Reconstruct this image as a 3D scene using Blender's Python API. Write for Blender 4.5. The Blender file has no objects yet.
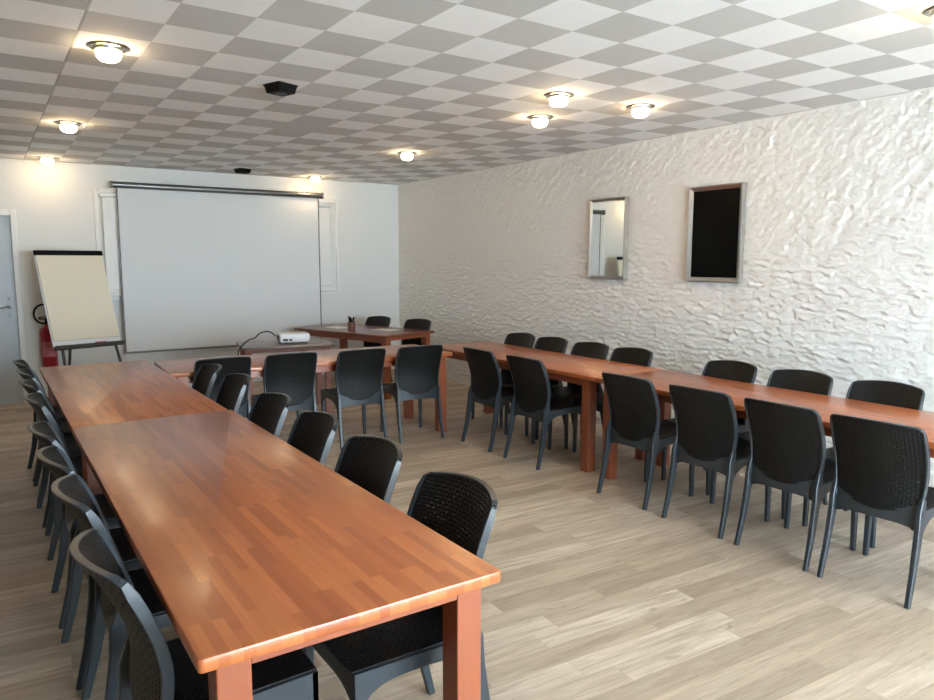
import bpy, bmesh, math, random
import numpy as np
from mathutils import Vector, Matrix
random.seed(7)
S = bpy.context.scene
COL = S.collection

# ------------------------------------------------------------------ camera
cam_d = bpy.data.cameras.new('camera'); cam = bpy.data.objects.new('camera', cam_d); COL.objects.link(cam)
F_PX = 715.255
cr = Vector((0.82936007, -0.55871377, 0.0008874)); cu = Vector((0.06829776, 0.10295798, 0.99233818)); cf = Vector((0.55452438, 0.82294506, -0.12354814))
cam.matrix_world = Matrix(((cr.x, cu.x, -cf.x, 0), (cr.y, cu.y, -cf.y, 0), (cr.z, cu.z, -cf.z, 1.6), (0, 0, 0, 1)))
cam_d.sensor_fit = 'HORIZONTAL'; cam_d.sensor_width = 36; cam_d.lens = F_PX * 36 / 934
cam_d.clip_start = 0.02
S.camera = cam

# ------------------------------------------------------------------ world, daylight, exposure
w = bpy.data.worlds.new('sky'); S.world = w; w.use_nodes = True
bg = w.node_tree.nodes['Background']
bg.inputs[0].default_value = (0.72, 0.88, 1.0, 1); bg.inputs[1].default_value = 7.6
S.view_settings.view_transform = 'Standard'; S.view_settings.look = 'None'
S.view_settings.gamma = 1; S.view_settings.use_curve_mapping = False
S.view_settings.exposure = 1.95
S.cycles.max_bounces = 10; S.cycles.diffuse_bounces = 6; S.cycles.glossy_bounces = 4
S.cycles.transparent_max_bounces = 8; S.cycles.caustics_reflective = False; S.cycles.caustics_refractive = False
S.cycles.sample_clamp_indirect = 6
BULB = 19.0                                    # strength of the ceiling lamps

sd = bpy.data.lights.new('sun', 'SUN'); sd.energy = 19.0; sd.angle = math.radians(0.6); sd.color = (0.90, 0.96, 1.0)
sun = bpy.data.objects.new('sun', sd); COL.objects.link(sun); sun.rotation_euler = (math.radians(-38), 0, math.radians(12))   # from behind the building, lights the forecourt only

# room box
XL, XR, YF, YB, ZC = -3.1, 5.12, -2.6, 9.40, 2.70
WIN = [(0.55, 2.65, 0.1, 2.5), (2.8, 4.9, 0.1, 2.5)]      # two wide shop windows in the front wall
def portal(name, x0, x1, z0, z1):
    l = bpy.data.lights.new(name, 'AREA'); l.shape = 'RECTANGLE'; l.size = x1-x0; l.size_y = z1-z0
    l.cycles.is_portal = True
    o = bpy.data.objects.new(name, l); COL.objects.link(o)
    o.location = ((x0+x1)/2, YF-0.02, (z0+z1)/2); o.rotation_euler = (math.radians(90), 0, 0)
    return o
for k_, q_ in enumerate(WIN): portal('daylight_portal', *q_)

# ------------------------------------------------------------------ materials
class NT:
    def __init__(s, name):
        s.m = bpy.data.materials.new(name); s.m.use_nodes = True
        s.t = s.m.node_tree; s.b = s.t.nodes['Principled BSDF']
    def n(s, typ, **kw):
        x = s.t.nodes.new(typ)
        for k, v in kw.items(): setattr(x, k, v)
        return x
    def l(s, a, b): s.t.links.new(a, b)
    def math(s, op, a, b=None, c=None):
        x = s.n('ShaderNodeMath', operation=op)
        for i, v in enumerate((a, b, c)):
            if v is None: continue
            if hasattr(v, 'links'): s.l(v, x.inputs[i])
            else: x.inputs[i].default_value = v
        return x.outputs[0]
    def mix(s, f, a, b, mode='MIX'):
        x = s.n('ShaderNodeMix', data_type='RGBA', blend_type=mode)
        for i, v in ((0, f), (6, a), (7, b)):
            if hasattr(v, 'links'): s.l(v, x.inputs[i])
            else: x.inputs[i].default_value = v if i == 0 else (*v, 1) if len(v) == 3 else v
        return x.outputs[2]
    def ramp(s, f, stops):
        x = s.n('ShaderNodeValToRGB'); e = x.color_ramp.elements
        while len(e) < len(stops): e.new(0.5)
        for q, (p, c) in zip(e, stops): q.position = p; q.color = (*c, 1) if len(c) == 3 else c
        s.l(f, x.inputs[0]); return x.outputs[0]
    def coords(s, kind='Object'): return s.n('ShaderNodeTexCoord').outputs[kind]
    def mapping(s, v, scale=(1, 1, 1), rot=(0, 0, 0), loc=(0, 0, 0)):
        x = s.n('ShaderNodeMapping'); s.l(v, x.inputs[0])
        x.inputs['Scale'].default_value = scale; x.inputs['Rotation'].default_value = rot; x.inputs['Location'].default_value = loc
        return x.outputs[0]
    def noise(s, v, scale, detail=3, rough=0.5, dist=0):
        x = s.n('ShaderNodeTexNoise'); s.l(v, x.inputs['Vector'])
        x.inputs['Scale'].default_value = scale; x.inputs['Detail'].default_value = detail
        x.inputs['Roughness'].default_value = rough; x.inputs['Distortion'].default_value = dist
        return x
    def bump(s, h, strength=0.3, dist=0.01):
        x = s.n('ShaderNodeBump'); s.l(h, x.inputs['Height'])
        x.inputs['Strength'].default_value = strength; x.inputs['Distance'].default_value = dist
        s.l(x.outputs[0], s.b.inputs['Normal']); return x
    def set(s, **kw):
        for k, v in kw.items():
            i = s.b.inputs[k.replace('_', ' ')]
            if hasattr(v, 'links'): s.l(v, i)
            elif isinstance(v, tuple) and len(v) == 3: i.default_value = (*v, 1)
            else: i.default_value = v
        return s

def plain(name, col, rough=0.5, metal=0.0, spec=0.5, var=0.06, scale=30, bump=0.0):
    t = NT(name); nz = t.noise(t.coords(), scale)
    c = t.mix(nz.outputs[0], tuple(x*(1-var) for x in col), tuple(min(1, x*(1+var)) for x in col))
    t.set(Base_Color=c, Roughness=rough, Metallic=metal, Specular_IOR_Level=spec)
    if bump: t.bump(nz.outputs[0], bump, 0.002)
    return t.m

M = {}
M['plaster'] = plain('white_plaster', (0.70, 0.70, 0.675), 0.75, var=0.02, scale=60, bump=0.1)
M['beige'] = plain('beige_wall_paint', (0.36, 0.33, 0.29), 0.8, var=0.03)
M['trim'] = plain('white_trim_paint', (0.74, 0.735, 0.71), 0.5, var=0.02)
M['door'] = plain('grey_blue_door_paint', (0.43, 0.455, 0.465), 0.45, var=0.03)
M['steel'] = plain('brushed_steel', (0.55, 0.55, 0.54), 0.3, 1.0)
M['dull_steel'] = plain('dull_steel', (0.10, 0.10, 0.10), 0.35, 0.8)
M['silver'] = plain('silver_frame', (0.60, 0.60, 0.58), 0.36, 1.0)
M['chrome'] = plain('chrome_ring', (0.55, 0.54, 0.52), 0.18, 1.0)
M['dark_metal'] = plain('dark_metal', (0.05, 0.05, 0.052), 0.4, 0.3)
M['black'] = plain('black_plastic', (0.012, 0.012, 0.012), 0.5)
M['matt_black'] = plain('matt_black_plastic', (0.006, 0.006, 0.006), 0.85, spec=0.15)
M['screen'] = plain('screen_fabric', (0.68, 0.69, 0.685), 0.85, var=0.01)
M['case'] = plain('screen_case_metal', (0.16, 0.16, 0.155), 0.3, 0.8)
M['paper'] = plain('cream_paper', (0.75, 0.68, 0.53), 0.8, var=0.02)
M['sheet'] = plain('white_paper_sheet', (0.80, 0.78, 0.75), 0.8, var=0.02)
M['board'] = plain('white_board', (0.74, 0.74, 0.74), 0.35, var=0.01)
M['red'] = plain('red_enamel', (0.30, 0.010, 0.014), 0.3, var=0.04)
M['label_white'] = plain('extinguisher_label', (0.42, 0.12, 0.12), 0.6)
M['white_plastic'] = plain('white_plastic', (0.80, 0.81, 0.83), 0.4, var=0.01)
M['grey_plastic'] = plain('grey_plastic', (0.25, 0.25, 0.26), 0.45)
M['cup'] = plain('brown_cup', (0.16, 0.065, 0.04), 0.45)
M['pink'] = plain('pink_pen', (0.5, 0.04, 0.10), 0.5)
M['frame_plastic'] = plain('anthracite_plastic', (0.026, 0.033, 0.039), 0.34, var=0.08, spec=0.5)
M['glass_black'] = plain('black_glass', (0.002, 0.002, 0.002), 0.25, spec=0.12)
t = NT('mirror_glass'); t.set(Base_Color=(0.86, 0.88, 0.86), Metallic=1.0, Roughness=0.015)
nz = t.noise(t.coords(), 8); t.bump(nz.outputs[0], 0.004, 0.001); M['mirror'] = t.m

def weave(name, axis):
    t = NT(name); sp = t.n('ShaderNodeSeparateXYZ'); t.l(t.coords(), sp.inputs[0])
    u = t.math('MULTIPLY', sp.outputs[0], 1/0.0165); v = t.math('MULTIPLY', sp.outputs[axis], 1/0.0125)
    fu = t.math('SINE', t.math('MULTIPLY', u, math.pi)); fv = t.math('SINE', t.math('MULTIPLY', v, math.pi))
    a = t.math('ABSOLUTE', fu); b = t.math('ABSOLUTE', fv)
    chk = t.math('GREATER_THAN', t.math('MULTIPLY', fu, fv), 0.0)
    h = t.math('ADD', t.math('MULTIPLY', chk, a), t.math('MULTIPLY', t.math('SUBTRACT', 1.0, chk), t.math('MULTIPLY', b, 0.55)))
    h = t.math('MULTIPLY', h, t.math('POWER', t.math('MULTIPLY', a, b), 0.35))
    nz = t.noise(t.coords(), 40)
    t.set(Base_Color=t.mix(nz.outputs[0], (0.0045, 0.005, 0.005), (0.0065, 0.007, 0.007)), Roughness=0.45, Specular_IOR_Level=0.28)
    t.bump(h, 0.8, 0.003); return t.m
M['weave_back'] = weave('woven_back_plastic', 2); M['weave_seat'] = weave('woven_seat_plastic', 1)

def wood(name, c1, c2, c3, rough=0.3, seed=0.0, stave=0.028, length=0.38):
    t = NT(name); v = t.mapping(t.coords(), loc=(seed, seed*0.37, 0))
    br = t.n('ShaderNodeTexBrick', offset=0.37, offset_frequency=3, squash=0.8, squash_frequency=5)
    t.l(v, br.inputs['Vector'])
    br.inputs['Color1'].default_value = (0, 0, 0, 1); br.inputs['Color2'].default_value = (1, 1, 1, 1); br.inputs['Mortar'].default_value = (0.42, 0.42, 0.42, 1)
    br.inputs['Scale'].default_value = 1.0; br.inputs['Mortar Size'].default_value = 0.0004; br.inputs['Mortar Smooth'].default_value = 0.5
    br.inputs['Brick Width'].default_value = length; br.inputs['Row Height'].default_value = stave
    g = t.noise(t.mapping(v, scale=(1.2, 26, 26)), 5, 5, 0.6, 0.4)
    col = t.ramp(br.outputs['Color'], [(0.0, c1), (0.5, c2), (1.0, c3)])
    big = t.noise(v, 1.6, 2)
    col = t.mix(t.math('MULTIPLY', g.outputs[0], 0.5), col, tuple(x*0.55 for x in c1), 'MIX')
    col = t.mix(t.math('MULTIPLY', big.outputs[0], 0.35), col, c3)
    t.set(Base_Color=col, Roughness=t.math('ADD', t.math('MULTIPLY', g.outputs[0], 0.08), rough-0.03), Specular_IOR_Level=0.5, Coat_Weight=0.35, Coat_Roughness=0.2)
    t.bump(t.noise(v, 9, 3).outputs[0], 0.035, 0.01)
    return t.m
M['top'] = wood('varnished_redwood_staves', (0.31, 0.072, 0.020), (0.42, 0.112, 0.030), (0.56, 0.175, 0.050), 0.32)
M['leg_wood'] = wood('varnished_redwood_leg', (0.235, 0.055, 0.022), (0.28, 0.07, 0.027), (0.34, 0.09, 0.032), 0.36, 3.1, 0.2, 2.0)
M['dark_top'] = wood('dark_red_table_top', (0.150, 0.035, 0.016), (0.19, 0.047, 0.020), (0.235, 0.062, 0.026), 0.32, 5.0)
M['dull_top'] = wood('dull_brown_table_top', (0.13, 0.075, 0.05), (0.165, 0.095, 0.065), (0.20, 0.12, 0.085), 0.35, 2.0)

# plank floor
t = NT('pale_oak_planks'); v = t.mapping(t.coords(), rot=(0, 0, math.radians(3.5)))
br = t.n('ShaderNodeTexBrick', offset=0.41, offset_frequency=3, squash=0.72, squash_frequency=4); t.l(v, br.inputs['Vector'])
br.inputs['Color1'].default_value = (0, 0, 0, 1); br.inputs['Color2'].default_value = (1, 1, 1, 1); br.inputs['Mortar'].default_value = (0.15, 0.15, 0.15, 1)
br.inputs['Scale'].default_value = 1; br.inputs['Mortar Size'].default_value = 0.0007; br.inputs['Brick Width'].default_value = 0.86; br.inputs['Row Height'].default_value = 0.118
base = t.ramp(br.outputs['Color'], [(0, (0.38, 0.285, 0.20)), (0.45, (0.53, 0.415, 0.30)), (1, (0.72, 0.595, 0.46))])
off = t.n('ShaderNodeVectorMath', operation='ADD'); sc_ = t.n('ShaderNodeVectorMath', operation='SCALE'); t.l(br.outputs['Color'], sc_.inputs[0]); sc_.inputs['Scale'].default_value = 7.0
t.l(v, off.inputs[0]); t.l(sc_.outputs[0], off.inputs[1])
g1 = t.noise(t.mapping(off.outputs[0], scale=(1.1, 13, 1)), 2.2, 5, 0.62, 0.5)
g2 = t.noise(t.mapping(off.outputs[0], scale=(2.2, 60, 1)), 3.0, 3, 0.6)
kn = t.noise(t.mapping(off.outputs[0], scale=(2.6, 9, 1)), 2.2, 3, 0.55, 1.0)
f1 = t.ramp(g1.outputs[0], [(0.36, (0.0, 0.0, 0.0)), (0.68, (1, 1, 1))])
c = t.mix(t.math('MULTIPLY', f1, 0.75), base, (0.31, 0.225, 0.155))
c = t.mix(t.math('MULTIPLY', t.ramp(g2.outputs[0], [(0.4, (0, 0, 0)), (0.75, (1, 1, 1))]), 0.25), c, (0.80, 0.70, 0.56))
c = t.mix(t.math('MULTIPLY', t.ramp(kn.outputs[0], [(0.64, (0, 0, 0)), (0.76, (1, 1, 1))]), 0.55), c, (0.24, 0.165, 0.11))
t.set(Base_Color=c, Roughness=0.47, Specular_IOR_Level=0.4); t.bump(g2.outputs[0], 0.06, 0.004); M['floor'] = t.m

# chequered ceiling
t = NT('chequered_ceiling_tiles'); P = 0.3305; X0, Y0 = 1.78, 3.045
sp = t.n('ShaderNodeSeparateXYZ'); t.l(t.coords(), sp.inputs[0])
ux = t.math('DIVIDE', t.math('SUBTRACT', sp.outputs[0], X0), P); uy = t.math('DIVIDE', t.math('SUBTRACT', sp.outputs[1], Y0), P)
ix = t.math('FLOOR', ux); iy = t.math('FLOOR', uy)
par = t.math('ABSOLUTE', t.math('MODULO', t.math('ADD', ix, iy), 2.0))       # 0 = grey tile
odd = t.math('MULTIPLY', t.math('COMPARE', ix, 1.0, 0.1), t.math('COMPARE', iy, 8.0, 0.1))   # one grey tile laid where a white one belongs
grey = t.math('MAXIMUM', t.math('SUBTRACT', 1.0, par), odd)
tn = t.n('ShaderNodeTexWhiteNoise', noise_dimensions='2D'); cb = t.n('ShaderNodeCombineXYZ'); t.l(ix, cb.inputs[0]); t.l(iy, cb.inputs[1]); t.l(cb.outputs[0], tn.inputs['Vector'])
wcol = t.mix(tn.outputs['Value'], (0.87, 0.88, 0.88), (0.91, 0.92, 0.92)); gcol = t.mix(tn.outputs['Value'], (0.56, 0.558, 0.55), (0.61, 0.608, 0.60))
fx = t.math('ABSOLUTE', t.math('SUBTRACT', t.math('FRACT', ux), 0.5)); fy = t.math('ABSOLUTE', t.math('SUBTRACT', t.math('FRACT', uy), 0.5))
groove = t.math('LESS_THAN', t.math('ABSOLUTE', t.math('SUBTRACT', sp.outputs[0], 0.462)), 0.006)
edge = t.math('GREATER_THAN', t.math('MAXIMUM', fx, fy), 0.494)
cc = t.mix(grey, wcol, gcol)
cc = t.mix(t.math('MULTIPLY', edge, 0.12), cc, (0.3, 0.3, 0.29)); cc = t.mix(t.math('MULTIPLY', groove, 0.45), cc, (0.2, 0.2, 0.19))
fine = t.noise(t.coords(), 160, 2, 0.7); t.set(Base_Color=cc, Roughness=0.8, Specular_IOR_Level=0.3)
t.bump(t.math('MULTIPLY', fine.outputs[0], t.math('ADD', 0.35, t.math('MULTIPLY', grey, 0.65))), 0.5, 0.004); M['ceiling'] = t.m

t = NT('rough_white_plaster'); oc = t.coords(); n1 = t.noise(t.mapping(oc, scale=(1, 1, 1.6)), 45, 4, 0.6)
wn = t.noise(oc, 11, 3, 0.6); wv = t.n('ShaderNodeVectorMath', operation='SCALE'); t.l(wn.outputs['Color'], wv.inputs[0]); wv.inputs['Scale'].default_value = 0.10
wa = t.n('ShaderNodeVectorMath', operation='ADD'); t.l(oc, wa.inputs[0]); t.l(wv.outputs[0], wa.inputs[1])
def flake(rot, sc, scale):
    x = t.n('ShaderNodeTexVoronoi'); t.l(t.mapping(t.mapping(wa.outputs[0], rot=(rot, 0, 0)), scale=sc), x.inputs['Vector']); x.inputs['Scale'].default_value = scale
    q = t.n('ShaderNodeSeparateXYZ'); t.l(x.outputs['Color'], q.inputs[0]); return t.math('ADD', q.outputs[0], t.math('MULTIPLY', x.outputs['Distance'], -0.5))
fl_ = flake(0.0, (0.3, 1, 2.5), 10.5); fu_ = flake(-0.75, (0.3, 1, 2.3), 11.5)
zz = t.n('ShaderNodeSeparateXYZ'); t.l(oc, zz.inputs[0]); big = t.noise(oc, 1.6, 2)
k_ = t.n('ShaderNodeMapRange', interpolation_type='SMOOTHSTEP'); t.l(t.math('ADD', zz.outputs[2], t.math('MULTIPLY', t.math('SUBTRACT', big.outputs[0], 0.5), 1.2)), k_.inputs[0]); k_.inputs[1].default_value = 1.45; k_.inputs[2].default_value = 2.0
hm = t.math('ADD', t.math('MULTIPLY', fl_, t.math('SUBTRACT', 1.0, k_.outputs[0])), t.math('MULTIPLY', t.math('MULTIPLY', fu_, 0.45), k_.outputs[0]))
pat = t.ramp(t.noise(oc, 3.5, 2).outputs[0], [(0.35, (0.35, 0.35, 0.35)), (0.6, (1, 1, 1))])
hm = t.math('ADD', t.math('MULTIPLY', hm, pat), t.math('MULTIPLY', n1.outputs[0], 0.3))
t.set(Base_Color=t.mix(n1.outputs[0], (0.79, 0.785, 0.76), (0.84, 0.835, 0.81)), Roughness=0.7, Specular_IOR_Level=0.35); t.bump(hm, 0.85, 0.013); M['rough'] = t.m

t = NT('bulb_glow'); t.set(Base_Color=(0.9, 0.85, 0.75), Emission_Color=(1.0, 0.72, 0.40), Emission_Strength=BULB); M['bulb'] = t.m
t = NT('window_pane'); tr = t.n('ShaderNodeBsdfTransparent'); gl = t.n('ShaderNodeBsdfGlossy'); gl.inputs['Roughness'].default_value = 0.02
mx = t.n('ShaderNodeMixShader'); fr = t.n('ShaderNodeFresnel'); fr.inputs[0].default_value = 1.3
t.l(fr.outputs[0], mx.inputs[0]); t.l(tr.outputs[0], mx.inputs[1]); t.l(gl.outputs[0], mx.inputs[2])
t.l(mx.outputs[0], t.t.nodes['Material Output'].inputs[0]); M['pane'] = t.m
M['pavement'] = plain('pale_pavement', (0.62, 0.62, 0.61), 0.9, var=0.1, scale=3)

# ------------------------------------------------------------------ mesh helpers
def link(name, bm, mat, parent=None, smooth=False, angle=None):
    bmesh.ops.recalc_face_normals(bm, faces=bm.faces)
    me = bpy.data.meshes.new(name); bm.to_mesh(me); bm.free()
    me.materials.append(M[mat])
    if smooth:
        for p in me.polygons: p.use_smooth = True
        if angle:
            try: me.set_sharp_from_angle(angle=math.radians(angle))
            except Exception: pass
    o = bpy.data.objects.new(name, me); COL.objects.link(o)
    if parent: o.parent = parent
    return o
def box(bm, c, s, bev=0.0, rot=None, seg=2):
    r = bmesh.ops.create_cube(bm, size=1.0); vs = r['verts']
    for v in vs: v.co = Vector((v.co.x*s[0], v.co.y*s[1], v.co.z*s[2]))
    if bev:
        es = list({e for v in vs for e in v.link_edges})
        q = bmesh.ops.bevel(bm, geom=es, offset=bev, segments=seg, affect='EDGES', profile=0.5)
        vs = list({v for f in q['faces'] for v in f.verts} | {v for v in vs if v.is_valid})
    m = Matrix.Translation(c) @ (rot if rot else Matrix.Identity(4))
    for v in vs: v.co = m @ v.co
    return vs
def bx(x0, x1, y0, y1, z0, z1, bev=0.0):
    bm = bmesh.new(); box(bm, ((x0+x1)/2, (y0+y1)/2, (z0+z1)/2), (x1-x0, y1-y0, z1-z0), bev); return bm
def lathe(bm, prof, n=28, c=(0, 0, 0), axis=None):
    rings = []; R = axis if axis else Matrix.Identity(3)
    for r, z in prof:
        if r < 1e-6: rings.append([bm.verts.new(Vector(c)+R @ Vector((0, 0, z)))])
        else: rings.append([bm.verts.new(Vector(c)+R @ Vector((r*math.cos(2*math.pi*i/n), r*math.sin(2*math.pi*i/n), z))) for i in range(n)])
    for a, b in zip(rings, rings[1:]):
        for i in range(n):
            j = (i+1) % n
            if len(a) == 1 and len(b) == 1: continue
            if len(a) == 1: bm.faces.new((a[0], b[i], b[j]))
            elif len(b) == 1: bm.faces.new((a[i], a[j], b[0]))
            else: bm.faces.new((a[i], a[j], b[j], b[i]))
    return rings
def sweep(bm, pts, sizes, ref=(0, 1, 0), rnd=0.3, closed=False):
    """rounded-rectangle section (a across, b along ref) swept along pts"""
    pts = [Vector(p) for p in pts]; n = len(pts); rings = []
    for i, p in enumerate(pts):
        T = ((pts[(i+1) % n] if closed or i < n-1 else p) - (pts[i-1] if closed or i > 0 else p)).normalized()
        N = Vector(ref); N = (N - T*N.dot(T)).normalized(); B = T.cross(N)
        a, b = sizes[i] if isinstance(sizes, list) else sizes
        a, b = a/2, b/2; k = rnd*min(a, b)
        sec = [(a-k, b), (-(a-k), b), (-a, b-k), (-a, -(b-k)), (-(a-k), -b), (a-k, -b), (a, -(b-k)), (a, b-k)]
        rings.append([bm.verts.new(p + B*x + N*y) for x, y in sec])
    pairs = list(zip(rings, rings[1:])) + ([(rings[-1], rings[0])] if closed else [])
    for r, q in pairs:
        for i in range(8): bm.faces.new((r[i], r[(i+1) % 8], q[(i+1) % 8], q[i]))
    if not closed:
        bm.faces.new(rings[0]); bm.faces.new(rings[-1][::-1])
def tube(bm, pts, r, n=8):
    pts = [Vector(p) for p in pts]; rings = []
    for i, p in enumerate(pts):
        T = (pts[min(i+1, len(pts)-1)] - pts[max(i-1, 0)]).normalized()
        N = T.cross(Vector((0, 0, 1)));  N = N.normalized() if N.length > 1e-3 else Vector((1, 0, 0)); B = T.cross(N)
        rings.append([bm.verts.new(p + (N*math.cos(2*math.pi*k/n) + B*math.sin(2*math.pi*k/n))*r) for k in range(n)])
    for a, b in zip(rings, rings[1:]):
        for k in range(n): bm.faces.new((a[k], a[(k+1) % n], b[(k+1) % n], b[k]))
    bm.faces.new(rings[0]); bm.faces.new(rings[-1][::-1])
def shell(bm, fn, nu, nv, th):
    """closed thin shell over fn(u,v) -> point, offset by th along the surface normal"""
    P_ = [[Vector(fn(i/nu, j/nv)) for j in range(nv+1)] for i in range(nu+1)]
    def nrm(i, j):
        a = P_[min(i+1, nu)][j]-P_[max(i-1, 0)][j]; b = P_[i][min(j+1, nv)]-P_[i][max(j-1, 0)]; return a.cross(b).normalized()
    A = [[bm.verts.new(P_[i][j] + nrm(i, j)*th/2) for j in range(nv+1)] for i in range(nu+1)]
    B = [[bm.verts.new(P_[i][j] - nrm(i, j)*th/2) for j in range(nv+1)] for i in range(nu+1)]
    for i in range(nu):
        for j in range(nv):
            bm.faces.new((A[i][j], A[i+1][j], A[i+1][j+1], A[i][j+1])); bm.faces.new((B[i][j], B[i][j+1], B[i+1][j+1], B[i+1][j]))
    for i in range(nu):
        bm.faces.new((A[i][0], B[i][0], B[i+1][0], A[i+1][0])); bm.faces.new((A[i][nv], A[i+1][nv], B[i+1][nv], B[i][nv]))
    for j in range(nv):
        bm.faces.new((A[0][j], A[0][j+1], B[0][j+1], B[0][j])); bm.faces.new((A[nu][j], B[nu][j], B[nu][j+1], A[nu][j+1]))
def tag(o, label, cat, group=None):
    o['label'] = label; o['category'] = cat
    if group: o['group'] = group
    return o
def thing(name, label, cat, loc=(0, 0, 0), rz=0.0, group=None):
    o = bpy.data.objects.new(name, None); o.empty_display_size = 0.1; COL.objects.link(o)
    o.location = loc; o.rotation_euler = (0, 0, rz); return tag(o, label, cat, group)
def struct(name, bm, mat, **kw):
    o = link(name, bm, mat, **kw); o['kind'] = 'structure'; return o
def dup(root, loc, rz, label):
    r = root.copy(); COL.objects.link(r); r.location = loc; r.rotation_euler = (0, 0, rz); r['label'] = label
    for ch in list(root.children):
        c_ = ch.copy(); COL.objects.link(c_); c_.parent = r
        for g in list(ch.children):
            d = g.copy(); COL.objects.link(d); d.parent = c_
    return r

# ------------------------------------------------------------------ room shell
T = 0.15
struct('floor', bx(XL-T, XR+T, YF-T, YB+T, -0.1, 0), 'floor')
struct('ceiling', bx(XL-T, XR+T, YF-T, YB+T, ZC, ZC+0.1), 'ceiling')
struct('wall_left', bx(XL-T, XL, YF-T, YB+T, 0, ZC), 'beige')
# back wall with the opening of the door cut out
DX0, DX1, DZ = -0.60, 0.292, 2.09
bm = bmesh.new()
for q in ((XL, DX0, 0, ZC), (DX1, XR, 0, ZC), (DX0, DX1, DZ, ZC)):
    box(bm, ((q[0]+q[1])/2, YB+T/2, (q[2]+q[3])/2), (q[1]-q[0], T, q[3]-q[2]))
struct('wall_back', bm, 'plaster')
# front wall with two windows
bm = bmesh.new()
xs = [XL, WIN[0][0], WIN[0][1], WIN[1][0], WIN[1][1], XR]
for i in range(5):
    if i in (1, 3):
        z0, z1 = WIN[i//2][2], WIN[i//2][3]
        box(bm, ((xs[i]+xs[i+1])/2, YF-T/2, z0/2), (xs[i+1]-xs[i], T, z0)); box(bm, ((xs[i]+xs[i+1])/2, YF-T/2, (z1+ZC)/2), (xs[i+1]-xs[i], T, ZC-z1))
    else: box(bm, ((xs[i]+xs[i+1])/2, YF-T/2, ZC/2), (xs[i+1]-xs[i], T, ZC))
struct('wall_front', bm, 'beige')
for k, (x0, x1, z0, z1) in enumerate(WIN):
    bm = bmesh.new(); f = 0.05
    for q in ((x0, x0+f, z0, z1), (x1-f, x1, z0, z1), (x0+f, x1-f, z0, z0+f), (x0+f, x1-f, z1-f, z1), ((x0+x1)/2-f/2, (x0+x1)/2+f/2, z0+f, z1-f)):
        box(bm, ((q[0]+q[1])/2, YF-0.09, (q[2]+q[3])/2), (q[1]-q[0], 0.06, q[3]-q[2]))
    wf = struct('window_%d' % (k+1), bm, 'trim')
    link('pane', bx(x0+f, x1-f, YF-0.093, YF-0.087, z0+f, z1-f), 'pane', wf)
struct('ground_outside', bx(-14, 18, -22, YF-T, -0.25, -0.12), 'pavement')

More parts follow.
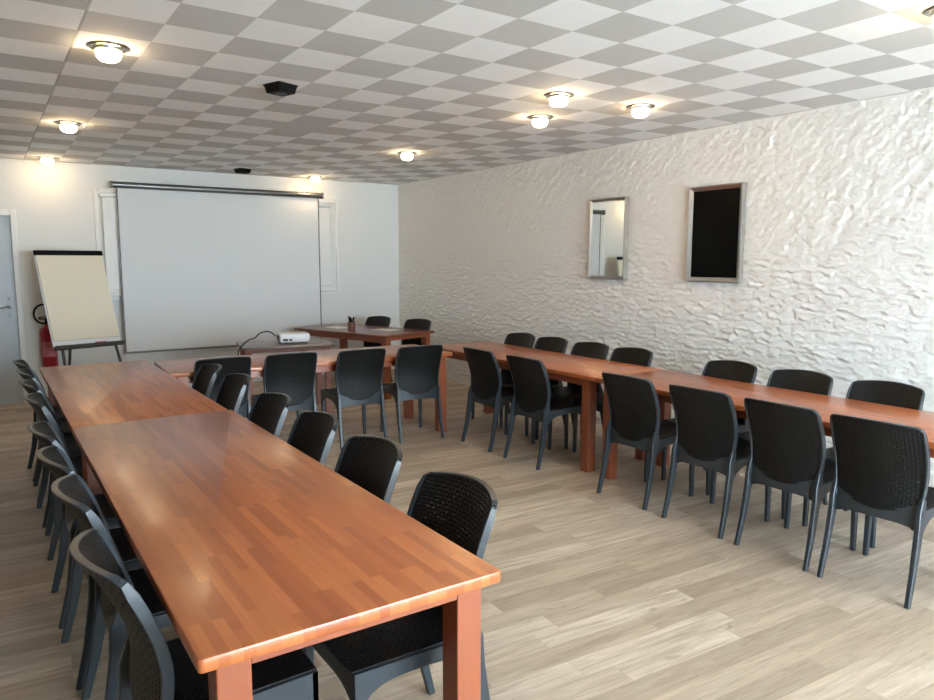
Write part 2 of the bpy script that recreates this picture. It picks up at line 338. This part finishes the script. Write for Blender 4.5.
# rough plaster wall: trowelled flakes in real relief
def rough_wall():
    y0, y1, z0, z1, st = 0.9, YB+0.02, 0.0, ZC+0.01, 0.0125
    ys = np.arange(y0, y1+st/2, st); zs = np.arange(z0, z1+st/2, st*0.9)
    Yg, Zg = np.meshgrid(ys, zs, indexing='ij'); rng = np.random.default_rng(5)
    def vn(Y, Z, f, seed):                         # value noise
        r = np.random.default_rng(seed).random((128, 128)); a = Y*f; b = Z*f
        i = np.floor(a).astype(int); j = np.floor(b).astype(int); u = a-i; v = b-j; u = u*u*(3-2*u); v = v*v*(3-2*v)
        g = lambda p, q: r[p % 128, q % 128]
        return g(i, j)*(1-u)*(1-v)+g(i+1, j)*u*(1-v)+g(i, j+1)*(1-u)*v+g(i+1, j+1)*u*v
    def flakes(Y, Z, cy, cz, ang, seed, tilt):
        ca, sa = np.cos(ang), np.sin(ang)
        A = (Y*ca+Z*sa)/cy; B = (-Y*sa+Z*ca)/cz
        R = np.random.default_rng(seed).random((5, 192, 192))
        i0 = np.floor(A).astype(int); j0 = np.floor(B).astype(int)
        best = np.full(A.shape, 9e9); H = np.zeros(A.shape)
        for di in (-1, 0, 1):
            for dj in (-1, 0, 1):
                i = (i0+di); j = (j0+dj); q = (i % 192, j % 192)
                dx = A-(i+0.1+0.8*R[0][q]); dy = B-(j+0.1+0.8*R[1][q]); d = dx*dx+dy*dy
                h = (R[2][q]-0.5)*0.8 + (R[3][q]-0.5)*tilt*0.6*dx + (R[4][q]*0.9+0.25)*tilt*dy*-1
                m = d < best; best = np.where(m, d, best); H = np.where(m, h, H)
        return H
    wy = (vn(Yg, Zg, 7, 1)-0.5)*0.05; wz = (vn(Yg, Zg, 9, 2)-0.5)*0.03
    wy += (vn(Yg, Zg, 23, 11)-0.5)*0.03; wz += (vn(Yg, Zg, 25, 12)-0.5)*0.02
    upper = np.clip((Zg-1.35+(vn(Yg, Zg, 2.0, 3)-0.5)*0.9)/0.7, 0, 1); upper = upper*upper*(3-2*upper)
    low = flakes(Yg+wy, Zg+wz, 0.115, 0.040, 0.0, 21, 2.0)
    up = flakes(Yg+wy, Zg+wz, 0.105, 0.05, -0.75, 22, 0.9)
    H = low*(1-upper)+up*upper
    amp = 0.55+0.9*vn(Yg, Zg, 3.1, 6)
    H = H*0.0075*amp + (vn(Yg, Zg, 14, 8)-0.5)*0.004 + (vn(Yg, Zg, 43, 9)-0.5)*0.004
    ny, nzz = H.shape
    V = np.stack([XR - 0.004 - H, Yg, Zg], -1).reshape(-1, 3)
    idx = np.arange(ny*nzz).reshape(ny, nzz)
    Fq = np.stack([idx[:-1, :-1], idx[:-1, 1:], idx[1:, 1:], idx[1:, :-1]], -1).reshape(-1, 4)
    # slab behind it, running on to the front wall
    b = len(V); e = [(XR+0.012, YF-T, 0), (XR+T, YF-T, 0), (XR+T, YB+T, 0), (XR+0.012, YB+T, 0)]
    V2 = np.array([*e, *[(p[0], p[1], ZC) for p in e]]); F2 = np.array([[0, 1, 2, 3], [7, 6, 5, 4], [0, 4, 5, 1], [1, 5, 6, 2], [2, 6, 7, 3], [3, 7, 4, 0]])+b
    # plain face from y0 towards the front wall
    b2 = b+8; V3 = np.array([(XR-0.006, YF-T, 0), (XR-0.006, y0, 0), (XR-0.006, y0, ZC), (XR-0.006, YF-T, ZC)]); F3 = np.array([[0, 1, 2, 3]])+b2
    VV = np.concatenate([V, V2, V3]); FF = np.concatenate([Fq, F2, F3])
    me = bpy.data.meshes.new('wall_right'); me.from_pydata(VV.tolist(), [], FF.tolist()); me.materials.append(M['rough'])
    me.polygons.foreach_set('use_smooth', [True]*len(me.polygons)); me.update()
    o = bpy.data.objects.new('wall_right', me); COL.objects.link(o); o['kind'] = 'structure'
rough_wall()

# panelled niche behind the projection screen: frame moulding and two slim pilasters
bm = bmesh.new()
fx0, fx1, fz0, fz1 = 1.12, 4.165, 1.16, 2.435
for q in ((fx0, fx0+0.045, fz0, fz1), (fx1-0.045, fx1, fz0, fz1), (fx0+0.045, fx1-0.045, fz1-0.045, fz1), (fx0+0.045, fx1-0.045, fz0-0.03, fz0+0.015)):
    box(bm, ((q[0]+q[1])/2, YB-0.011, (q[2]+q[3])/2), (q[1]-q[0], 0.022, q[3]-q[2]), 0.006)
struct('trim_1', bm, 'trim')
for k, (a, b) in enumerate(((1.20, 1.50), (3.78, 4.02))):
    bm = bmesh.new()
    box(bm, ((a+b)/2, YB-0.030, (1.26+2.33)/2), (b-a, 0.060, 1.07), 0.010)
    box(bm, ((a+b)/2, YB-0.038, 2.348), (b-a+0.05, 0.076, 0.035), 0.008)
    box(bm, ((a+b)/2, YB-0.038, 1.235), (b-a+0.03, 0.076, 0.05), 0.012)
    box(bm, ((a+b)/2, YB-0.045, 1.195), (b-a+0.07, 0.090, 0.035), 0.010)
    struct('trim_%d' % (k+2), bm, 'trim')

# door in the back wall
d1 = struct('door_1', bx(DX0, DX1, YB+0.02, YB+0.06, 0.0, DZ), 'door')
bm = bmesh.new()
for q in ((DX0-0.075, DX0, 0, DZ+0.06), (DX1, DX1+0.055, 0, DZ+0.06), (DX0, DX1, DZ, DZ+0.06)):
    box(bm, ((q[0]+q[1])/2, YB-0.011, (q[2]+q[3])/2), (q[1]-q[0], 0.022, q[3]-q[2]), 0.005)
struct('trim_4', bm, 'trim')
bm = bmesh.new(); hx = DX1-0.07
R90 = Matrix.Rotation(math.radians(90), 3, 'X')
lathe(bm, [(0, -0.002), (0.026, -0.002), (0.026, 0.008), (0, 0.008)], 20, (hx, YB+0.02, 1.09), R90)
lathe(bm, [(0, -0.002), (0.024, -0.002), (0.024, 0.006), (0, 0.006)], 20, (hx, YB+0.02, 1.00), R90)
lathe(bm, [(0, -0.002), (0.018, -0.002), (0.018, 0.006), (0, 0.006)], 20, (hx, YB+0.02, 1.18), R90)
tube(bm, [(hx, YB+0.018, 1.09), (hx, YB-0.03, 1.09), (hx-0.03, YB-0.035, 1.09), (hx-0.075, YB-0.033, 1.082), (hx-0.115, YB-0.03, 1.09)], 0.010)
link('door_handle', bm, 'dull_steel', d1, True, 40)

# ------------------------------------------------------------------ projection screen
ps = thing('projection_screen', 'large pale grey pull-down projection screen lowered on the back wall', 'projection screen', (0, YB, 0))
bm = bmesh.new(); tube(bm, [(1.30, -0.15, 2.470), (3.875, -0.15, 2.470)], 0.037, 16); 
for x in (1.295, 3.872): box(bm, (x, -0.15, 2.47), (0.025, 0.085, 0.085), 0.012)
for x in (1.5, 3.7): box(bm, (x, -0.07, 2.485), (0.03, 0.139, 0.025), 0.003)
link('roller_case', bm, 'case', ps, True, 40)
link('screen_fabric', bx(1.345, 3.825, -0.142, -0.139, 0.52, 2.45), 'screen', ps)
bm = bmesh.new(); tube(bm, [(1.335, -0.1405, 0.512), (3.835, -0.1405, 0.512)], 0.012, 10); link('bottom_bar', bm, 'case', ps, True, 40)
for x in (1.352, 3.818): link('fabric_border', bx(x-0.007, x+0.007, -0.1445, -0.1425, 0.524, 2.43), 'dark_metal', ps)

# ------------------------------------------------------------------ framed mirror and black panel on the rough wall
def framed(name, label, cat, yc, wd, z0, z1, glass, gname, fr=0.035):
    t_ = thing(name, label, cat, (XR, yc, z0))
    h = z1-z0; dp = 0.05; x = -0.028
    bm = bmesh.new()
    # frame sloping from the raised outer edge down to the glass
    def ring(hw, zlo, zhi, xx): return [bm.verts.new((xx, s*hw, z)) for s, z in ((-1, zlo), (1, zlo), (1, zhi), (-1, zhi))]
    o0 = ring(wd/2, 0, h, 0.0); o1 = ring(wd/2, 0, h, -dp); o2 = ring(wd/2-0.007, 0.007, h-0.007, -dp-0.004); i1 = ring(wd/2-fr, fr, h-fr, -dp+0.018); i2 = ring(wd/2-fr, fr, h-fr, -0.008)
    for a, b in ((o0, o1), (o1, o2), (o2, i1), (i1, i2), (i2, o0)):
        for k in range(4): bm.faces.new((a[k], a[(k+1) % 4], b[(k+1) % 4], b[k]))
    link('frame', bm, 'silver', t_)
    link(gname, bx(-dp+0.014, -dp+0.019, -(wd/2-fr), wd/2-fr, fr, h-fr), glass, t_)
    return t_
wm = framed('wall_mirror', 'narrow silver-framed mirror on the rough white wall, reflecting the back wall', 'mirror', 5.09, 0.49, 1.425, 2.205, 'mirror', 'mirror_glass', 0.03)
wm.location.x -= 0.004; wm.rotation_euler = (0, math.radians(0.25), math.radians(-0.9))
framed('framed_black_panel', 'larger silver-framed panel with plain black glass on the rough white wall', 'wall panel', 3.855, 0.53, 1.425, 2.225, 'glass_black', 'black_glass', 0.04)

# ------------------------------------------------------------------ recessed ceiling spotlights
def make_lamp():
    t_ = thing('ceiling_spotlight', '', 'ceiling light', (0, 0, ZC), 0, 'recessed ceiling spotlights')
    bm = bmesh.new(); lathe(bm, [(0.104, 0.0), (0.102, -0.006), (0.090, -0.011), (0.080, -0.007), (0.076, -0.001)], 36); link('trim_ring', bm, 'chrome', t_, True)
    bm = bmesh.new(); lathe(bm, [(0.074, -0.001), (0.073, -0.020), (0.066, -0.026), (0.062, -0.014)], 32); link('swivel_collar', bm, 'steel', t_, True)
    bm = bmesh.new(); lathe(bm, [(0.056, -0.004), (0.060, -0.03), (0.060, -0.045), (0.052, -0.062), (0.034, -0.073), (0, -0.078)], 24); link('bulb', bm, 'bulb', t_, True)
    return t_
lamps = [(0.62, 4.25, 'lit ceiling spotlight on the left, nearest the camera and largest of the left row'),
         (0.655, 6.72, 'lit ceiling spotlight in the middle of the left row'),
         (0.66, 9.06, 'lit ceiling spotlight on the far left, close to the white back wall beside the door'),
         (3.27, 3.76, 'lit ceiling spotlight in the right group of three, upper left one'),
         (3.64, 4.40, 'lit ceiling spotlight in the right group of three, lowest and farthest back'),
         (3.99, 3.70, 'lit ceiling spotlight with a bright flare, closest to the rough white wall'),
         (3.69, 6.58, 'lit small ceiling spotlight above the far corner of the tables'),
         (3.705, 9.07, 'lit ceiling spotlight right above the end of the projection screen case'),
         (3.60, 1.55, 'lit ceiling spotlight cut off by the right edge, brightening the tiles in the corner'),
         ]
lamp0 = make_lamp()
for i, (x, y, lab) in enumerate(lamps):
    if i == 0: lamp0.location = (x, y, ZC); lamp0['label'] = lab
    else: dup(lamp0, (x, y, ZC), 0, lab)

# black boxes hanging under the ceiling
def ceiling_box(loc, rz, lab):
    t_ = thing('ceiling_speaker', lab, 'speaker', loc, rz, 'small black boxes under the ceiling')
    bm = bmesh.new(); box(bm, (0, 0, -0.004), (0.155, 0.155, 0.008), 0.002); link('mounting_plate', bm, 'matt_black', t_)
    bm = bmesh.new(); r = box(bm, (0, 0, -0.030), (0.145, 0.145, 0.045))
    for v in r:
        if v.co.z < -0.03: v.co.x *= 0.85; v.co.y *= 0.85
    link('housing', bm, 'matt_black', t_)
    bm = bmesh.new(); lathe(bm, [(0, -0.0525), (0.04, -0.0525), (0.04, -0.056), (0, -0.056)], 24); link('grille', bm, 'black', t_)
ceiling_box((1.64, 4.54, ZC), math.radians(20), 'black box on the ceiling nearer the camera, over the room centre')
ceiling_box((2.69, 8.84, ZC), math.radians(15), 'black box on the ceiling above the projection screen')

# ------------------------------------------------------------------ tables
def table(name, label, loc, rz, L, Wd, top='top', legm='leg_wood', H=0.75, th=0.034, lw=0.08, inset=(0.045, 0.035), apron=0.055, group=None, rc=0.012):
    """long side along local X"""
    t_ = thing(name, label, 'table', loc, rz, group)
    bm = bmesh.new(); vs = box(bm, (0, 0, H-th/2), (L, Wd, th))
    es = [e for e in bm.edges if abs(e.verts[0].co.z-e.verts[1].co.z) > 0.01]
    bmesh.ops.bevel(bm, geom=es, offset=rc, segments=4, affect='EDGES', profile=0.5)
    es = [e for e in bm.edges if abs(e.verts[0].co.z-e.verts[1].co.z) < 1e-5 and len(e.link_faces) == 2 and abs(e.link_faces[0].normal.z-e.link_faces[1].normal.z) > 0.5]
    bmesh.ops.bevel(bm, geom=es, offset=0.005, segments=2, affect='EDGES', profile=0.5)
    link('tabletop', bm, top, t_, True, 30)
    ix_, iy_ = L/2-inset[1]-lw/2, Wd/2-inset[0]-lw/2
    for sx in (-1, 1):
        for sy in (-1, 1):
            bm = bmesh.new(); box(bm, (0, 0, 0), (H-th, lw, lw), 0.004)
            o = link('leg', bm, legm, t_); o.location = (sx*ix_, sy*iy_, (H-th)/2); o.rotation_euler = (0, math.radians(90), 0)
    for sy in (-1, 1):
        bm = bmesh.new(); box(bm, (0, sy*(iy_+lw/2-0.02), H-th-apron/2), (2*ix_-lw, 0.022, apron), 0.002); link('apron', bm, legm, t_)
    for sx in (-1, 1):
        bm = bmesh.new(); box(bm, (0, 0, 0), (2*iy_-lw, 0.022, apron*0.6), 0.002); o = link('apron', bm, legm, t_)
        o.location = (sx*(ix_+lw/2-0.013), 0, H-th-apron*0.3); o.rotation_euler = (0, 0, math.radians(90))
    return t_
G = 'meeting tables set in a U'
H90 = math.radians(90)
table('meeting_table', 'reddish stave-wood meeting table in the left foreground, nearest the camera', (0.731, (1.512+4.118)/2, 0), H90, 2.606, 0.812, group=G)
table('meeting_table', 'reddish stave-wood meeting table at the far end of the left row, before the flipchart', (0.723, (4.126+6.62)/2, 0), H90, 2.494, 0.795, group=G)
ca = math.radians(-2.8); cl = 2.48; cw = 0.80
ccx, ccy = 1.122+math.cos(ca)*cl/2-math.sin(ca)*cw/2, 5.70+math.sin(ca)*cl/2+math.cos(ca)*cw/2
table('meeting_table', 'reddish wooden meeting table set crosswise at the back, joining the two long rows', (ccx, ccy, 0), ca, cl, cw, group=G, inset=(0.02, 0.06))
table('meeting_table', 'reddish wooden meeting table at the far end of the right row, meeting the crosswise table', (4.058, (3.775+6.20)/2, 0), H90, 2.425, 0.742, group=G, inset=(0.03, 0.10))
table('meeting_table', 'reddish wooden meeting table in the right row running out of the picture on the right', (4.052, (1.16+3.765)/2, 0), H90, 2.605, 0.75, group=G)
ia = math.radians(-72.9); il, iw = 1.66, 0.85
di = Vector((math.cos(ia), math.sin(ia), 0)); dn = Vector((-math.sin(ia), math.cos(ia), 0))
ic = Vector((3.27, 8.83, 0)) + di*il/2 + dn*iw/2
table('work_table', 'dark red wooden table standing apart in the far right corner with a pen cup', ic, ia, il, iw, 'dark_top', 'leg_wood', apron=0.06)
sa = math.radians(-10); sl, sw = 0.93, 0.60
sc0 = Vector((2.10, 7.12, 0)); sc = sc0 + Vector((math.cos(sa)*sl/2-math.sin(sa)*sw/2, math.sin(sa)*sl/2+math.cos(sa)*sw/2, 0))
table('side_table', 'small brown table behind the crosswise table, carrying the white projector', sc, sa, sl, sw, 'dull_top', 'leg_wood', H=0.735, th=0.026, lw=0.06, apron=0.04)

# ------------------------------------------------------------------ chairs
def make_chair():
    c_ = thing('dining_chair', '', 'chair', (0, 0, 0), 0, 'black woven plastic chairs around the tables')
    def hw(z): return 0.186 + 0.026*math.sin(max(0, min(1, (z-0.40)/0.46))*math.pi*0.72)
    PZ = [0.0, 0.16, 0.25, 0.34, 0.42, 0.50, 0.55, 0.60, 0.66, 0.72, 0.79, 0.85, 0.90]; PY = [-0.243, -0.202, -0.183, -0.168, -0.154, -0.143, -0.138, -0.140, -0.152, -0.172, -0.201, -0.231, -0.258]
    def yb(z): return float(np.interp(z, PZ, PY))
    def bulge(z): return 0.026 + 0.034*max(0, min(1.05, (z-0.42)/0.43))
    def ztop(u): a = abs(u); return 0.865 - 0.017*a*a
    def zbot(u): return 0.412 + 0.060*u*u
    def bp(u, z): return (u*hw(z), yb(z)-bulge(z)*(1-u*u), z)
    bm = bmesh.new()
    def f(a, b):
        u = (2*a-1)*0.975; z = zbot(u)+(ztop(u)-0.002-zbot(u))*b; return bp(u, z)
    shell(bm, f, 22, 20, 0.012); link('backrest', bm, 'weave_back', c_, True, 50)
    bm = bmesh.new(); pts = []
    for k in range(13): z = 0.43+(ztop(1)-0.012-0.43)*k/12; pts.append(bp(-1, z))
    for k in range(1, 24): u = -1+2*k/24; pts.append(bp(u, ztop(u)))
    for k in range(13): z = 0.43+(ztop(1)-0.012-0.43)*(12-k)/12; pts.append(bp(1, z))
    sizes = []
    for k in range(len(pts)):
        sizes.append((0.011, 0.030) if k < 12 or k >= len(pts)-12 else (0.006, 0.020))
    sweep(bm, pts, sizes, (0, 1, 0), 0.35); link('back_frame', bm, 'frame_plastic', c_, True, 40)
    # seat frame: aprons with arched lower edges
    bm = bmesh.new()
    def apron(A, B, zt0, zt1, d_end, d_mid, bow, inward, th=0.016, n=16, arch=4):
        A = Vector(A); B = Vector(B); inn = Vector(inward)
        rows = []
        for k in range(n+1):
            s = k/n; q = (2*s-1); p = A.lerp(B, s) - inn*bow*(1-q*q)
            zt = zt0+(zt1-zt0)*s; zb = zt-(d_mid+(d_end-d_mid)*abs(q)**arch)
            rows.append([bm.verts.new((p.x, p.y, zt)), bm.verts.new((p.x, p.y, zb)), bm.verts.new((p.x+inn.x*th, p.y+inn.y*th, zb)), bm.verts.new((p.x+inn.x*th, p.y+inn.y*th, zt))])
        for a, b in zip(rows, rows[1:]):
            for i in range(4): bm.faces.new((a[i], a[(i+1) % 4], b[(i+1) % 4], b[i]))
        bm.faces.new(rows[0]); bm.faces.new(rows[-1][::-1])
    apron((-0.212, 0.255, 0), (0.212, 0.255, 0), 0.452, 0.452, 0.13, 0.045, 0.012, (0, -1, 0))
    for s in (-1, 1): apron((s*0.212, -0.165, 0), (s*0.212, 0.255, 0), 0.446, 0.452, 0.13, 0.045, 0.0, (-s, 0, 0))
    # rear band following the backrest
    n = 16; rows = []
    for k in range(n+1):
        u = -1+2*k/n; zt = zbot(u)+0.012; zb = 0.370-0.035*abs(u)**4; x = u*0.205; y = yb(0.42)-bulge(0.42)*(1-u*u)
        rows.append([bm.verts.new((x, y-0.004, zt)), bm.verts.new((x, y-0.002, zb)), bm.verts.new((x, y+0.018, zb)), bm.verts.new((x, y+0.014, zt))])
    for a, b in zip(rows, rows[1:]):
        for i in range(4): bm.faces.new((a[i], a[(i+1) % 4], b[(i+1) % 4], b[i]))
    bm.faces.new(rows[0]); bm.faces.new(rows[-1][::-1])
    link('seat_frame', bm, 'frame_plastic', c_, True, 40)
    bm = bmesh.new()
    def fs(a, b): x = (2*a-1); y = -0.160+0.417*b; return (x*(0.198), y, 0.447+0.003*b-0.014*(1-x*x)*(1-(2*b-1)**2)**0.7)
    shell(bm, fs, 16, 16, 0.010); link('seat', bm, 'weave_seat', c_, True, 50)
    for s in (-1, 1):
        bm = bmesh.new()
        sweep(bm, [(s*0.192, 0.237, 0.449), (s*0.193, 0.237, 0.36), (s*0.197, 0.236, 0.18), (s*0.200, 0.235, 0)], [(0.036, 0.036), (0.034, 0.034), (0.029, 0.029), (0.025, 0.025)], (0, 1, 0), 0.3)
        link('leg', bm, 'frame_plastic', c_, True, 40)
        bm = bmesh.new()
        sweep(bm, [(s*0.199, yb(0.50)-0.002, 0.50), (s*0.199, yb(0.43)-0.004, 0.43), (s*0.200, yb(0.34)-0.002, 0.34), (s*0.203, yb(0.16), 0.16), (s*0.206, yb(0), 0)], [(0.018, 0.034), (0.024, 0.062), (0.026, 0.046), (0.024, 0.034), (0.022, 0.027)], (0, 1, 0), 0.3)
        link('leg', bm, 'frame_plastic', c_, True, 40)
    return c_
chair0 = make_chair(); used = [0]
def chair(x, y, rz, lab):
    if not used[0]:
        used[0] = 1; chair0.location = (x, y, 0); chair0.rotation_euler = (0, 0, rz); chair0['label'] = lab; return chair0
    return dup(chair0, (x, y, 0), rz, lab)
R = math.radians
ORD = ['nearest the camera', 'second from the camera', 'third from the camera', 'fourth from the camera', 'fifth from the camera', 'sixth from the camera', 'seventh from the camera', 'farthest from the camera']
for k, (y, dx) in enumerate(((1.96, 0), (2.565, 0), (3.07, -.015), (3.61, -.02), (4.46, 0), (5.04, 0), (5.58, .005), (6.12, 0))):
    chair(0.447+dx, y+0.045, -H90+R((1.5, -1, 2, 0, -2, 1, 0, 2)[k]), 'black woven chair, outer left side of the left tables, ' + ORD[k])
for k, (y, dx) in enumerate(((1.935, 0), (2.56, .005), (3.17, .005), (3.775, 0), (4.59, .035), (5.155, .01))):
    chair(1.04+dx, y, H90+R((0, 2, -1, 1, 0, -2)[k]), 'black woven chair, inner right side of the left tables, ' + (ORD[k] if k < 5 else 'farthest from the camera'))
for k, (x, y) in enumerate(((1.50, 5.815), (2.045, 5.79), (2.64, 5.71), (3.195, 5.66))):
    chair(x, y, R((0, -2, -3, -6)[k]), 'black woven chair seen from behind at the crosswise table, ' + ('leftmost of four', 'second from the left', 'third from the left', 'rightmost of four')[k])
for k, y in enumerate((1.655, 2.139, 2.667, 3.243, 4.323, 4.947)):
    chair(3.69, y+0.03, -H90+R((2.5, 0, 1, 1, 1, 0)[k]), 'black woven chair, seen from behind, along the right tables, ' + (ORD[k] if k < 5 else 'farthest from the camera'))
for k, y in enumerate((2.14, 2.685, 3.238, 4.197, 4.70, 5.235, 5.715)):
    chair(4.287, y-0.012, H90+R((0, 1, -1, .5, 0, -.5, 1)[k]), 'black woven chair between right tables and rough wall, ' + (ORD[k] if k < 6 else 'farthest from the camera'))
pe = ic + di*il/2 + dn*iw/2
for k, s in enumerate((0.345, 1.06)):
    p = pe - di*s + dn*(-0.145); chair(p.x, p.y, ia+math.pi, 'black woven chair behind the dark red corner table, ' + ('right one beside the rough wall', 'left one before the white wall')[k])

# ------------------------------------------------------------------ flipchart
fa, fl = 0.2927, 0.3442
fc = thing('flipchart', 'tall flipchart easel with a cream paper pad, leaning back beside the projection screen', 'flipchart', (0.567, 8.54, 0), fa)
# local x runs along the board, y into the wall
LN = Matrix.Translation((0, 0, 0.765)) @ Matrix.Rotation(-fl, 4, 'X')
def lean(bm):
    for v in bm.verts: v.co = LN @ v.co
    return bm
link('board', lean(bx(-0.012, 0.692, 0.010, 0.028, -0.075, 1.0, 0.004)), 'board', fc)
bm = bx(0, 0.68, -0.006, 0.010, 0.0, 0.975)
link('paper_pad', lean(bm), 'paper', fc)
link('clamp_bar', lean(bx(-0.012, 0.692, -0.016, 0.012, 0.945, 1.0, 0.006)), 'matt_black', fc)
tr_ = link('pen_tray', lean(bx(-0.01, 0.70, -0.055, 0.012, -0.10, -0.062, 0.005)), 'dark_metal', fc)
bm = bmesh.new(); tube(bm, [(0.40, -0.03, -0.055), (0.52, -0.03, -0.055)], 0.008); link('marker_pen', lean(bm), 'pink', tr_, True)
def fleg(p, q):
    bm = bmesh.new(); sweep(bm, [p, q], (0.026, 0.026), (0, 1, 0.1), 0.4); link('leg', bm, 'dark_metal', fc, True, 40)
zt = 0.765-0.09
fleg((0.07, -0.03, zt), (0.05, -0.20, 0.0)); fleg((0.62, -0.03, zt), (0.70, -0.20, 0.0)); fleg((0.34, 0.30, 1.30), (0.34, 0.62, 0.0))

# ------------------------------------------------------------------ fire extinguisher
fe = thing('fire_extinguisher', 'red fire extinguisher with a black hose, half hidden behind the flipchart', 'fire extinguisher', (0.565, 9.26, 0.40))
bm = bmesh.new(); lathe(bm, [(0, 0), (0.070, 0), (0.080, 0.012), (0.080, 0.40), (0.070, 0.44), (0.035, 0.47), (0.026, 0.475), (0.026, 0.50), (0, 0.50)], 28); link('cylinder', bm, 'red', fe, True, 50)
bm = bmesh.new(); lathe(bm, [(0, 0.49), (0.024, 0.49), (0.024, 0.545), (0, 0.545)], 16); box(bm, (-0.03, -0.02, 0.555), (0.11, 0.025, 0.014), 0.004); box(bm, (-0.02, -0.02, 0.58), (0.13, 0.025, 0.010), 0.003, Matrix.Rotation(R(-10), 4, 'Y')); link('valve', bm, 'matt_black', fe, True, 40)
bm = bmesh.new(); hp = []
for k in range(25):
    a = R(-75) + (R(-285)-R(-75))*k/24 if False else R(-80-220*k/24)
    hp.append((-0.035+0.09*math.cos(a), -0.03-0.01*k/24, 0.61+0.105*math.sin(a)))
hp = [(-0.01, -0.03, 0.535)] + hp + [(0.055, -0.07, 0.62), (0.095, -0.085, 0.45), (0.10, -0.08, 0.25)]
tube(bm, hp, 0.011); link('hose', bm, 'matt_black', fe, True, 60)
bm = bmesh.new(); n = 12
r0 = [[bm.verts.new((0.0812*math.cos(R(-150+120*k/n)), 0.0812*math.sin(R(-150+120*k/n)), z)) for k in range(n+1)] for z in (0.13, 0.30)]
for k in range(n): bm.faces.new((r0[0][k], r0[0][k+1], r0[1][k+1], r0[1][k]))
link('sticker', bm, 'label_white', fe, True)
bm = bmesh.new(); box(bm, (0, 0.108, 0.30), (0.06, 0.065, 0.10), 0.003); link('wall_bracket', bm, 'dark_metal', fe)

# ------------------------------------------------------------------ projector, cable, pen cup, papers
pz = 0.735
pj = thing('projector', 'white box-shaped projector on the small brown side table', 'projector', (2.69, 7.30, pz), R(-10))
bm = bmesh.new(); box(bm, (0, 0, 0.062), (0.31, 0.24, 0.088), 0.012); link('body', bm, 'white_plastic', pj, True, 40)
bm = bmesh.new(); lathe(bm, [(0, 0), (0.03, 0), (0.034, 0.012), (0.030, 0.026), (0.022, 0.02), (0, 0.016)], 24, (0.085, 0.119, 0.062), Matrix.Rotation(R(-90), 3, 'X')); link('lens', bm, 'black', pj, True, 40)
bm = bmesh.new()
for k in range(5): box(bm, (-0.156, -0.06+0.03*k, 0.062), (0.003, 0.010, 0.05))
link('vent', bm, 'grey_plastic', pj)
bm = bmesh.new()
for (x, wd) in ((-0.10, 0.05), (-0.045, 0.03)): box(bm, (x, -0.1205, 0.045), (wd, 0.003, 0.022))
link('socket_panel', bm, 'black', pj)
for sx, sy in ((-1, -1), (1, -1), (-1, 1), (1, 1)):
    bm = bmesh.new(); lathe(bm, [(0, 0), (0.012, 0), (0.014, 0.02), (0, 0.02)], 12, (sx*0.125, sy*0.09, 0)); link('foot', bm, 'grey_plastic', pj, True, 40)
bm = bmesh.new()
cp = [(2.522, 7.37, 0.81), (2.49, 7.375, 0.845), (2.43, 7.36, 0.865), (2.34, 7.31, 0.855), (2.27, 7.26, 0.815), (2.20, 7.24, 0.80), (2.12, 7.19, 0.757), (2.07, 7.16, 0.70), (2.055, 7.14, 0.60), (2.05, 7.13, 0.35), (2.04, 7.13, 0.05), (2.0, 7.16, 0.006), (1.9, 7.25, 0.006)]
sm = []
for i in range(len(cp)-1):
    p0, p1, p2, p3 = [Vector(cp[max(0, min(len(cp)-1, i+d))]) for d in (-1, 0, 1, 2)]
    for s in range(4):
        t_ = s/4; sm.append(0.5*((2*p1)+(p2-p0)*t_+(2*p0-5*p1+4*p2-p3)*t_**2+(3*p1-p0-3*p2+p3)*t_**3))
tube(bm, sm, 0.006); tag(link('power_cable', bm, 'matt_black', None, True), 'thin black cable looping from the projector over the side table edge', 'cable')
cx, cy = 3.72, 8.06
pc = thing('pen_cup', 'small brown pen cup on the dark red corner table', 'pen cup', (cx, cy, 0.75))
bm = bmesh.new(); lathe(bm, [(0, 0), (0.042, 0), (0.044, 0.01), (0.046, 0.108), (0.042, 0.108), (0.040, 0.008), (0, 0.008)], 24); link('cup', bm, 'cup', pc, True, 40)
for k in range(5):
    a = k*1.256+0.4; bm = bmesh.new(); tube(bm, [(cx+0.010*math.cos(a), cy+0.010*math.sin(a), 0.7605), (cx+0.020*math.cos(a), cy+0.020*math.sin(a), 0.85), (cx+0.034*math.cos(a), cy+0.034*math.sin(a), 0.905+0.012*(k % 3))], 0.0085)
    tag(link('marker', bm, 'matt_black', None, True), 'black marker standing in the brown pen cup', 'pen', 'markers in the pen cup')
def sheet(x, y, rz, lab):
    bm = bmesh.new(); box(bm, (0, 0, 0.0015), (0.297, 0.21, 0.003)); o = link('paper_sheet', bm, 'sheet'); o.location = (x, y, 0.7502); o.rotation_euler = (0, 0, rz)
    tag(o, lab, 'paper', 'white papers on the corner table')
sheet(4.10, 7.90, ia+0.1, 'white paper to the right of the pen cup on the corner table')
sheet(3.74, 8.52, ia-0.1, 'white paper to the left of and behind the pen cup on the corner table')
